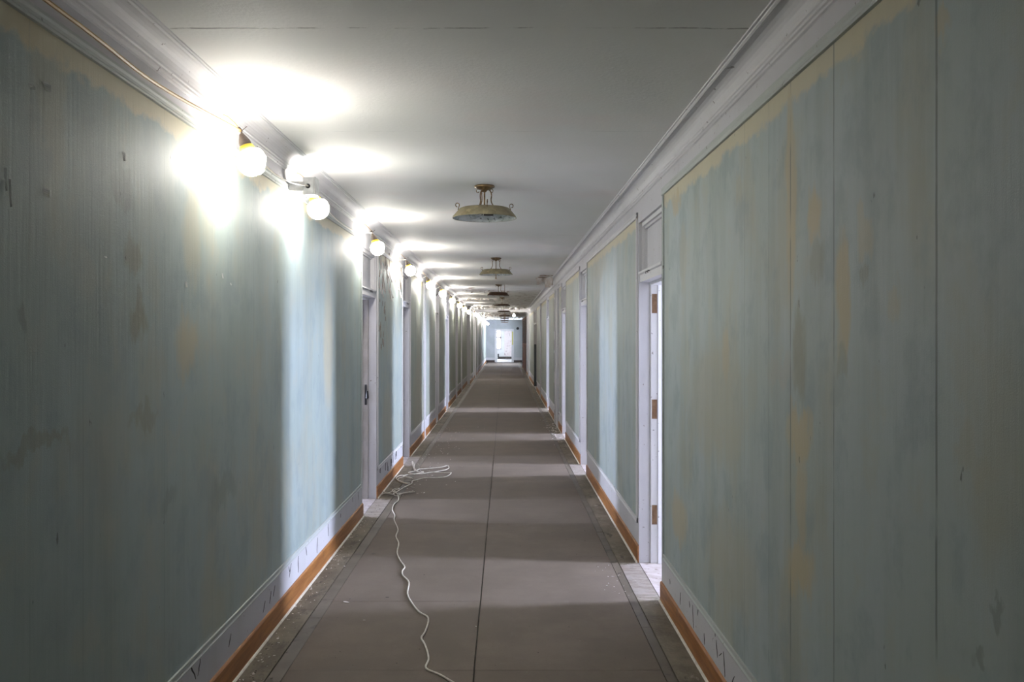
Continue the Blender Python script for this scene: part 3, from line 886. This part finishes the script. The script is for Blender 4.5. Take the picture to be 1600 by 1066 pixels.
# ------------------------------------------------------------------ ceiling fixtures
def fixture(kind, mat, loc, rz=0, tilt=(0, 0)):
    root = empty('ceiling_fixture', loc, (tilt[0], tilt[1], rz))
    bm = B(); lathe(bm, [(0, 0), (.068, 0), (.072, -.006), (.070, -.014), (.058, -.018), (.050, -.026), (.022, -.032), (.012, -.045), (0, -.045)], n=28)
    link('canopy', bm, M_BRASS, root, True)
    # curls under the canopy
    for k_ in range(3):
        a = 2*PI*k_/3+.5
        bm = B(); pts = []
        for q in range(11):
            t = q/10*PI*1.35; r_ = .012
            rr = .055+r_*math.sin(t); zz_ = -.018-r_*(1-math.cos(t))*1.1
            pts.append((rr*math.cos(a), rr*math.sin(a), zz_))
        tube(bm, pts, .0032, 5); link('canopy_curl', bm, M_BRASS, root)
    bm = B(); tube(bm, [(0, 0, -.03), (0, 0, -.162)], .0055, 10)
    lathe(bm, [(0, -.148), (.016, -.149), (.022, -.158), (0, -.160)], n=12)
    if kind == 2: tube(bm, [(0, 0, -.13), (0, 0, -.265)], .0055, 10); lathe(bm, [(0, -.262), (.010, -.264), (.011, -.276), (0, -.284)], n=12)
    link('stem', bm, M_BRASS, root)
    ks = {1: 3, 2: 4, 3: 1, 4: 0}[kind]
    for k_ in range(ks):
        a = 2*PI*k_/max(ks, 1)+(.15 if kind == 1 else PI/4*0)
        bm = B()
        pr = [(.020, -.026), (.034, -.030), (.045, -.045), (.050, -.068), (.046, -.098), (.052, -.122), (.068, -.145), (.090, -.160)]
        tube(bm, spline([(r_*math.cos(a), r_*math.sin(a), z_) for r_, z_ in pr], 3), .0042, 6)
        link('scroll_arm', bm, M_BRASS, root)
    if kind == 3:
        bm = B(); tube(bm, [(.125, 0, -.0), (.125, 0, -.165)], .005, 6); link('hanger_rod', bm, M_BRASS, root)
    # shade
    zt_, zb_ = (-.157, -.222) if kind != 4 else (-.182, -.222)
    if kind == 4:
        bm = B(); tube(bm, [(0, 0, -.13), (0, 0, -.19)], .006, 8); link('stem_extension', bm, M_BRASS, root)
    prof = [(0, zt_), (.160, zt_), (.170, zt_-.003), (.177, zt_-.008), (.2165, zb_+.010), (.2225, zb_), (.2235, zb_-.006), (.2190, zb_-.006)]
    bm = B(); lathe(bm, prof, n=48); link('shade', bm, mat, root)
    bm = B(); lathe(bm, [(.2185, zb_-.005), (.212, zb_+.010), (.172, zt_-.013), (.16, zt_-.006), (0, zt_-.008)], n=48); link('reflector', bm, M_REFL, root)
    for k_ in range(4):
        a = k_*PI/2+(.0 if kind != 1 else .12)
        bm = B(); pts = []
        base_r = .184
        for q in range(14):
            t = q/13
            if t < .35: rr, zz_ = base_r-.008*(t/.35), -.172+.034*(t/.35)
            else:
                ang = (t-.35)/.65*PI*1.5
                rr, zz_ = base_r-.008+.013*(1-math.cos(ang))-.0, -.138+.013*math.sin(ang)
            pts.append((rr*math.cos(a), rr*math.sin(a), zz_))
        tube(bm, pts, .0034, 5); link('shade_curl', bm, M_BRASS, root)
    if kind == 1:
        bm = B(); tube(bm, [(-.005, 0, -.192), (.062, .0, -.192)], .019, 12); tube(bm, [(0.03, 0, -.155), (.03, 0, -.19)], .01, 8); link('socket', bm, M_BAKE, root)
        bm = B(); lathe(bm, [(0, .0), (.013, .0), (.014, .02), (.022, .036), (.030, .055), (.030, .072), (.022, .088), (0, .098)], n=20,
                        M=Matrix.Translation((-.012, .02, -.190)) @ Matrix.Rotation(-PI/2-.15, 4, 'Y'))
        link('bulb', bm, M_GLASS, root, True)
    return root
fx = []
fxs = [((757-VX)*6.25/F, 6.25), ((775-VX)*11.96/F, 11.96), ((779-VX)*18.06/F, 18.06), (-.07, 23.95), (-.03, 29.8), (0, 35.7), (.0, 41.4), (.0, 47.2), (.0, 52.8)]
lab = ['nearest bronze ceiling fixture, its wide shade open below showing a bulb and black socket',
       'second bronze ceiling fixture, with scroll arms and a thin rod hanging under its shade',
       'third ceiling fixture, rusty tilted shade held by a crooked arm and side rod',
       'fourth ceiling fixture, small dark shade on a short stem', 'fifth ceiling fixture, small dark shade ahead of the portal']
for i, (x, y) in enumerate(fxs):
    if i < 3:
        o = fixture(i+1, M_SHADE if i < 2 else M_SHADE3, (x, y, ZC), [0, 0, 0][i], (0, .03 if i == 2 else 0))
        fx.append(o)
    elif i == 3:
        o = fixture(4, M_SHADE3, (x, y, ZC)); fx.append(o)
    else:
        o = copy_tree(fx[3]); o.location = (x, y, ZC)
    if i < 5: tag(o, lab[i], 'ceiling light', 'bronze ceiling fixtures down the corridor')
    else: tag(o, ['sixth', 'seventh', 'eighth', 'last'][i-5]+' ceiling fixture, tiny and dark in the far cluster beyond the portal', 'ceiling light', 'bronze ceiling fixtures down the corridor')

# ------------------------------------------------------------------ white cord on the floor
def fp(x, y, lift=.005):
    Y = CAM_H*F/(y-VY); return ((x-VX)*Y/F, Y, lift)
def cq(x, y, lift=.006): return fp(560+x/2.764, 680+y/2.764, lift)
run = [(470, 1110), (395, 1066), (350, 1040), (292, 1013), (303, 975), (298, 940), (285, 905), (272, 880), (290, 850), (302, 795), (265, 770), (235, 735), (212, 690), (218, 640), (192, 610),
       (190, 590), (200, 573), (180, 545), (167, 510), (174, 470), (162, 440), (171, 410), (155, 370), (158, 350), (147, 325), (155, 300), (173, 285), (170, 262), (155, 245)]
P1 = [cq(*q) for q in run]
def zq(x, y, lift=.006): return fp(560+x/10, 700+y/10, lift)
loopp = [(610, 690), (720, 630), (830, 580), (840, 530), (900, 520), (1040, 490), (1220, 475), (1380, 460), (1450, 410), (1370, 400), (1220, 400), (1130, 400), (1000, 415), (860, 420), (780, 410), (820, 385), (900, 370), (960, 350), (1060, 335), (1300, 315), (1390, 295), (1415, 320), (1370, 355), (1300, 375), (1150, 395),
         (1040, 410), (960, 400), (880, 360), (855, 300), (840, 230), (870, 260), (880, 340), (950, 400), (1010, 380), (1000, 400), (880, 430), (760, 430), (700, 460), (780, 485), (850, 490), (760, 470), (640, 490), (620, 530), (720, 570), (800, 575), (700, 550), (590, 500), (640, 455), (740, 440)]
P2 = [zq(*q, lift=.007+.004*(i % 3)) for i, q in enumerate(loopp)]
tang = [(540, 740), (500, 735), (400, 735), (340, 750), (360, 700), (450, 730), (540, 690), (600, 670), (640, 655), (560, 655), (530, 690), (600, 735), (720, 720), (880, 705), (700, 730), (600, 760), (550, 740)]
P3 = [zq(*q, lift=.008+.004*(i % 3)) for i, q in enumerate(tang)]
bm = B(); tube(bm, spline(P1+P3+P2, 4), .0052, 6)
tag(link('extension_cord', bm, M_CORD, smooth=True), 'kinked off-white cord snaking over the floor into a tangle by the left doorway', 'cord')

# ------------------------------------------------------------------ paint chips and debris
def chip(bm, x, y, s_, z=.003, curl=.4, asp=1.):
    n = random.choice((4, 5, 6)); a0 = random.uniform(0, 6)
    vs = []; tz = random.uniform(-curl, curl)*s_
    ca, sa_ = math.cos(a0), math.sin(a0)
    for q in range(n):
        a = 2*PI*q/n+random.uniform(-.3, .3); r = s_*random.uniform(.6, 1)
        lx, ly = r*math.cos(a), r*math.sin(a)*asp
        vs.append((x+lx*ca-ly*sa_, y+lx*sa_+ly*ca, z+abs(tz)*(lx/s_+1)*.5))
    t = .0012
    a = [bm.verts.new(v) for v in vs]; b = [bm.verts.new((v[0], v[1], v[2]+t)) for v in vs]
    bm.faces.new(a); bm.faces.new(list(reversed(b)))
    for q in range(n): bm.faces.new((a[q], a[(q+1) % n], b[(q+1) % n], b[q]))
def chips(name, label, spots, mat):
    bm = B()
    for (x, y, s_) in spots: chip(bm, x, y, s_, .004, .5, random.uniform(.35, 1))
    o = link(name, bm, mat); tag(o, label, 'debris', kind='stuff'); return o
sp = [(-WL+.03+abs(random.gauss(0, .05)), random.uniform(3.2, 7.9), random.uniform(.003, .010)) for _ in range(130)]
chips('paint_crumbs', 'pale paint crumbs scattered along the left side strip of the floor', sp, M_FLAKE)
sp = [(-WL+.03+abs(random.gauss(0, .06)), random.uniform(3.2, 12), random.uniform(.003, .009)) for _ in range(130)]
chips('dirt_crumbs', 'dark dirt crumbs along the left side strip of the floor', sp, M_SEAMD)
sp = [(WR-.03-abs(random.gauss(0, .10)), random.gauss(15.3, .9), random.uniform(.006, .028)) for _ in range(120)]
chips('plaster_debris', 'heap of pale plaster flakes by the right wall beyond the third doorway', sp, M_FLAKE)
sp = [(random.uniform(.6, .9), random.uniform(5.5, 6.3), random.uniform(.003, .007)) for _ in range(26)]+[(-1.1+abs(random.gauss(0, .25)), random.uniform(9, 16), random.uniform(.004, .014)) for _ in range(120)]
chips('loose_flakes', 'loose paint flakes lying before the doorways', sp, M_FLAKE)
sp = [(random.uniform(-1.0, .75), random.uniform(4, 12), random.uniform(.002, .006)) for _ in range(90)]
chips('floor_grit', 'dark grit specks sprinkled over the floor sheets', sp, M_SEAMD)
for (px, py, s_, mt, lb) in ((541, 942, .026, M_FLAKE, 'largest pale paint flake on the left of the floor'),
                             (547, 937, .012, M_DARK, 'small dark flake touching the largest pale one'),
                             (605, 934, .012, M_DARK, 'dark flake between the cord and the large pale flake'),
                             (569, 970, .010, M_FLAKE, 'little pale flake nearer than the large pale flake'),
                             (744, 980, .008, M_FLAKE, 'tiny pale flake on the long floor seam'),
                             (584, 867, .022, M_DARK, 'thin dark splinter left of the cord'),
                             (968, 897, .018, M_DARK, 'dark flake in the daylight by the right doorway')):
    x, y, _ = fp(px, py); bm = B(); chip(bm, 0, 0, s_, .002, .5, .45 if mt is M_FLAKE else .3)
    tag(link('paint_flake', bm, mt, loc=(x, y, 0)), lb, 'flake')

# dark knocks and cracks in the white baseboard zone
def slash(bm, side, W, y, z, h, lean, wd, d=.0015):
    xa = side*(W-d); xb = side*(W+.002)
    n = 4; L_, R_ = [], []
    for q in range(n+1):
        t = q/n; yy = y+lean*t+random.uniform(-.004, .004); zz = z+h*t
        ww_ = wd*math.sin(PI*max(.08, min(.92, t)))
        L_.append((yy-ww_, zz)); R_.append((yy+ww_, zz))
    out = L_+R_[::-1]
    a = [bm.verts.new((xa, yy, zz)) for yy, zz in out]; b = [bm.verts.new((xb, yy, zz)) for yy, zz in out]
    for q in range(len(out)): bm.faces.new((a[q], a[(q+1) % len(out)], b[(q+1) % len(out)], b[q]))
    bm.faces.new(a)
bm = B()
for (x, y, h, ln) in ((495, 853, .10, .02), (479, 861, .06, -.02), (466, 882, .10, .0), (452, 893, .07, .05), (453, 890, .05, -.03), (513, 828, .09, -.01), (532, 806, .03, .01),
                      (421, 935, .06, .03), (427, 925, .05, .03), (411, 950, .05, .04), (357, 1003, .05, .04), (306, 1042, .10, -.08), (309, 1045, .06, .03), (560, 775, .07, 0), (551, 780, .05, .0),
                      (307, 1010, .06, .02)):
    Y, z = wall_pt(x, y, -1); slash(bm, -1, WL, Y, z-h/2, h, ln, .006 if h > .08 else .0045)
for q in range(34):
    slash(bm, -1, WL, random.uniform(8.95, 11.0), random.uniform(.13, .45), random.uniform(.03, .13), random.uniform(-.02, .02), random.uniform(.002, .006), .003)
c_ = link('paint_crack', bm, M_DARK, wall_left); c_['kind'] = 'stuff'; c_['label'] = 'dark cracks and knocks in the white plinth'
bm = B()
for (x, y, h, ln) in ((1063, 935, .07, -.01), (1078, 945, .03, .01), (1047, 909, .03, 0), (1084, 965, .11, .03), (1090, 954, .05, -.02), (1101, 999, .05, .01), (1121, 1015, .07, .02), (1124, 1020, .03, -.05), (1133, 1040, .10, .03), (1141, 1062, .08, -.07), (1118, 985, .06, .02)):
    Y, z = wall_pt(x, y, 1); slash(bm, 1, WR, Y, z-h/2, h, ln, .0045)
c_ = link('paint_crack', bm, M_DARK, wall_right); c_['kind'] = 'stuff'
# long black cracks beside the pilasters
bm = B()
for (z0_, h) in ((.15, .1), (.35, .4), (.95, .35), (1.35, .2), (1.7, .45), (2.15, .15), (2.33, .1)):
    slash(bm, 1, WR-.0, 16.62, z0_, h, random.uniform(-.04, .04), .028, .034)
    slash(bm, 1, WR-.0, 15.62, z0_+.1, h*.8, random.uniform(-.04, .04), .016, .010)
c_ = link('deep_crack', bm, M_DARK, wall_right); c_['kind'] = 'stuff'

# peeling paint on the left wall between the first two doors
def curl(bm, x, y, z, wd, h, side, lift):
    """a strip of paint hanging off the wall, fixed at its top"""
    n = 4; rows = []
    for q in range(n+1):
        t = q/n; w_ = wd*(1-.5*t)
        off = lift*t*t
        rows.append([bm.verts.new((x-side*(.002+off), y-w_, z-h*t)), bm.verts.new((x-side*(.004+off*1.3), y+w_, z-h*t*.96))])
    for a, b in zip(rows, rows[1:]): bm.faces.new((a[0], a[1], b[1], b[0]))
bm = B(); bc = B()
for q in range(46):
    y = random.uniform(9.0, 10.95); z = 2.02+random.random()**.8*.36
    if random.random() < .6: slash(bm, -1, WL, y, z, random.uniform(.05, .2), 0, random.uniform(.008, .03), .006)
    if random.random() < .65: curl(bc, -WL+.004, y+random.uniform(-.03, .03), z+.12, random.uniform(.008, .026), random.uniform(.06, .2), -1, random.uniform(.01, .03))
for q in range(16):
    y = random.uniform(9.0, 9.5); z = random.uniform(1.4, 1.95); slash(bm, -1, WL, y, z, random.uniform(.03, .08), 0, random.uniform(.006, .014), .006)
c_ = link('bare_patch', bm, M_PLAST, wall_left); c_['kind'] = 'stuff'; c_['label'] = 'bare brown plaster where paint has fallen'
c_ = link('paint_curl', bc, M_FLAKE, wall_left); c_['kind'] = 'stuff'; c_['label'] = 'curled strips of peeling paint'
# small peels on the nearest left panel
bc = B()
for (px, py, w_, h) in ((4, 262, .005, .10), (11, 280, .004, .12), (70, 130, .022, .04), (46, 132, .015, .025), (68, 295, .02, .04), (190, 238, .012, .05), (345, 427, .008, .04), (358, 442, .006, .02), (288, 440, .01, .04), (161, 400, .01, .01)):
    Y, z = wall_pt(px, py, -1); curl(bc, -WL+.004, Y, z, w_, h*.6, -1, .003)
c_ = link('paint_curl', bc, M_SAGEWHITE, wall_left); c_['kind'] = 'stuff'

# sheets of paint hanging from the ceiling
def hang(bm, x, y, z, w_, h, ang):
    n = 5; rows = []; ca, sa_ = math.cos(ang), math.sin(ang)
    for q in range(n+1):
        t = q/n; out = h*.7*math.sin(t*PI*.6); dz = h*t*.8*random.uniform(.9, 1.1); ww_ = w_*(1-.35*t)*random.uniform(.8, 1.1)
        rows.append([bm.verts.new((x-ww_*ca+out*sa_*.4, y-ww_*sa_+out*ca*.4, z-dz)), bm.verts.new((x+ww_*ca+out*sa_*.4, y+ww_*sa_+out*ca*.4, z-dz*random.uniform(.7, 1)))])
    for a, b in zip(rows, rows[1:]): bm.faces.new((a[0], a[1], b[1], b[0]))
def pc(px, py): return ((px-VX)*((ZC-CAM_H)*F/(VY-py))/F, (ZC-CAM_H)*F/(VY-py))
for (px, py, w_, h) in ((842, 434, .045, .10), (848, 436, .03, .05), (856, 434, .05, .12), (863, 433, .03, .13), (870, 435, .045, .09), (877, 438, .035, .10), (852, 437, .03, .06), (866, 438, .03, .05)):
    x, y = pc(px, py); bm = B(); hang(bm, 0, 0, .004, w_*1.35, h*1.7, random.uniform(-.5, .5))
    link('hanging_paint_flake', bm, M_FLAKE, ceiling, loc=(min(x, WR-.13), y, ZC))
bm = B()
x, y = pc(735, 449)
hang(bm, x, y, ZC+.003, .05, .07, .2); hang(bm, x+.06, y, ZC+.003, .02, .05, .5)
for row, (y0_, y1_, n_, s_) in enumerate(((20.2, 20.9, 14, .06), (24.3, 25.2, 34, .07), (30.3, 33.5, 60, .09), (35.2, 52, 130, .10))):
    for q in range(n_):
        x = random.uniform(-1.05, .1 if row < 2 else .8); yy = random.uniform(y0_, y1_)
        hang(bm, x, yy, ZC+.003, random.uniform(.02, s_*.6), random.uniform(.02, s_), random.uniform(-.7, .7))
c_ = link('peeling_ceiling_paint', bm, M_FLAKE, ceiling); c_['kind'] = 'stuff'
bm = B()
for q in range(24):
    x, y = pc(random.uniform(843, 880), random.uniform(430, 437)); n_ = 6; r_ = random.uniform(.03, .10)
    vs = [bm.verts.new((min(x+r_*math.cos(a)*random.uniform(.6, 1), WR-.12), y+2*r_*math.sin(a)*random.uniform(.6, 1), ZC-.002-.0001*q)) for a in [2*PI*k_/n_ for k_ in range(n_)]]
    bm.faces.new(vs)
c_ = link('bare_patch', bm, M_PLAST, ceiling); c_['kind'] = 'stuff'
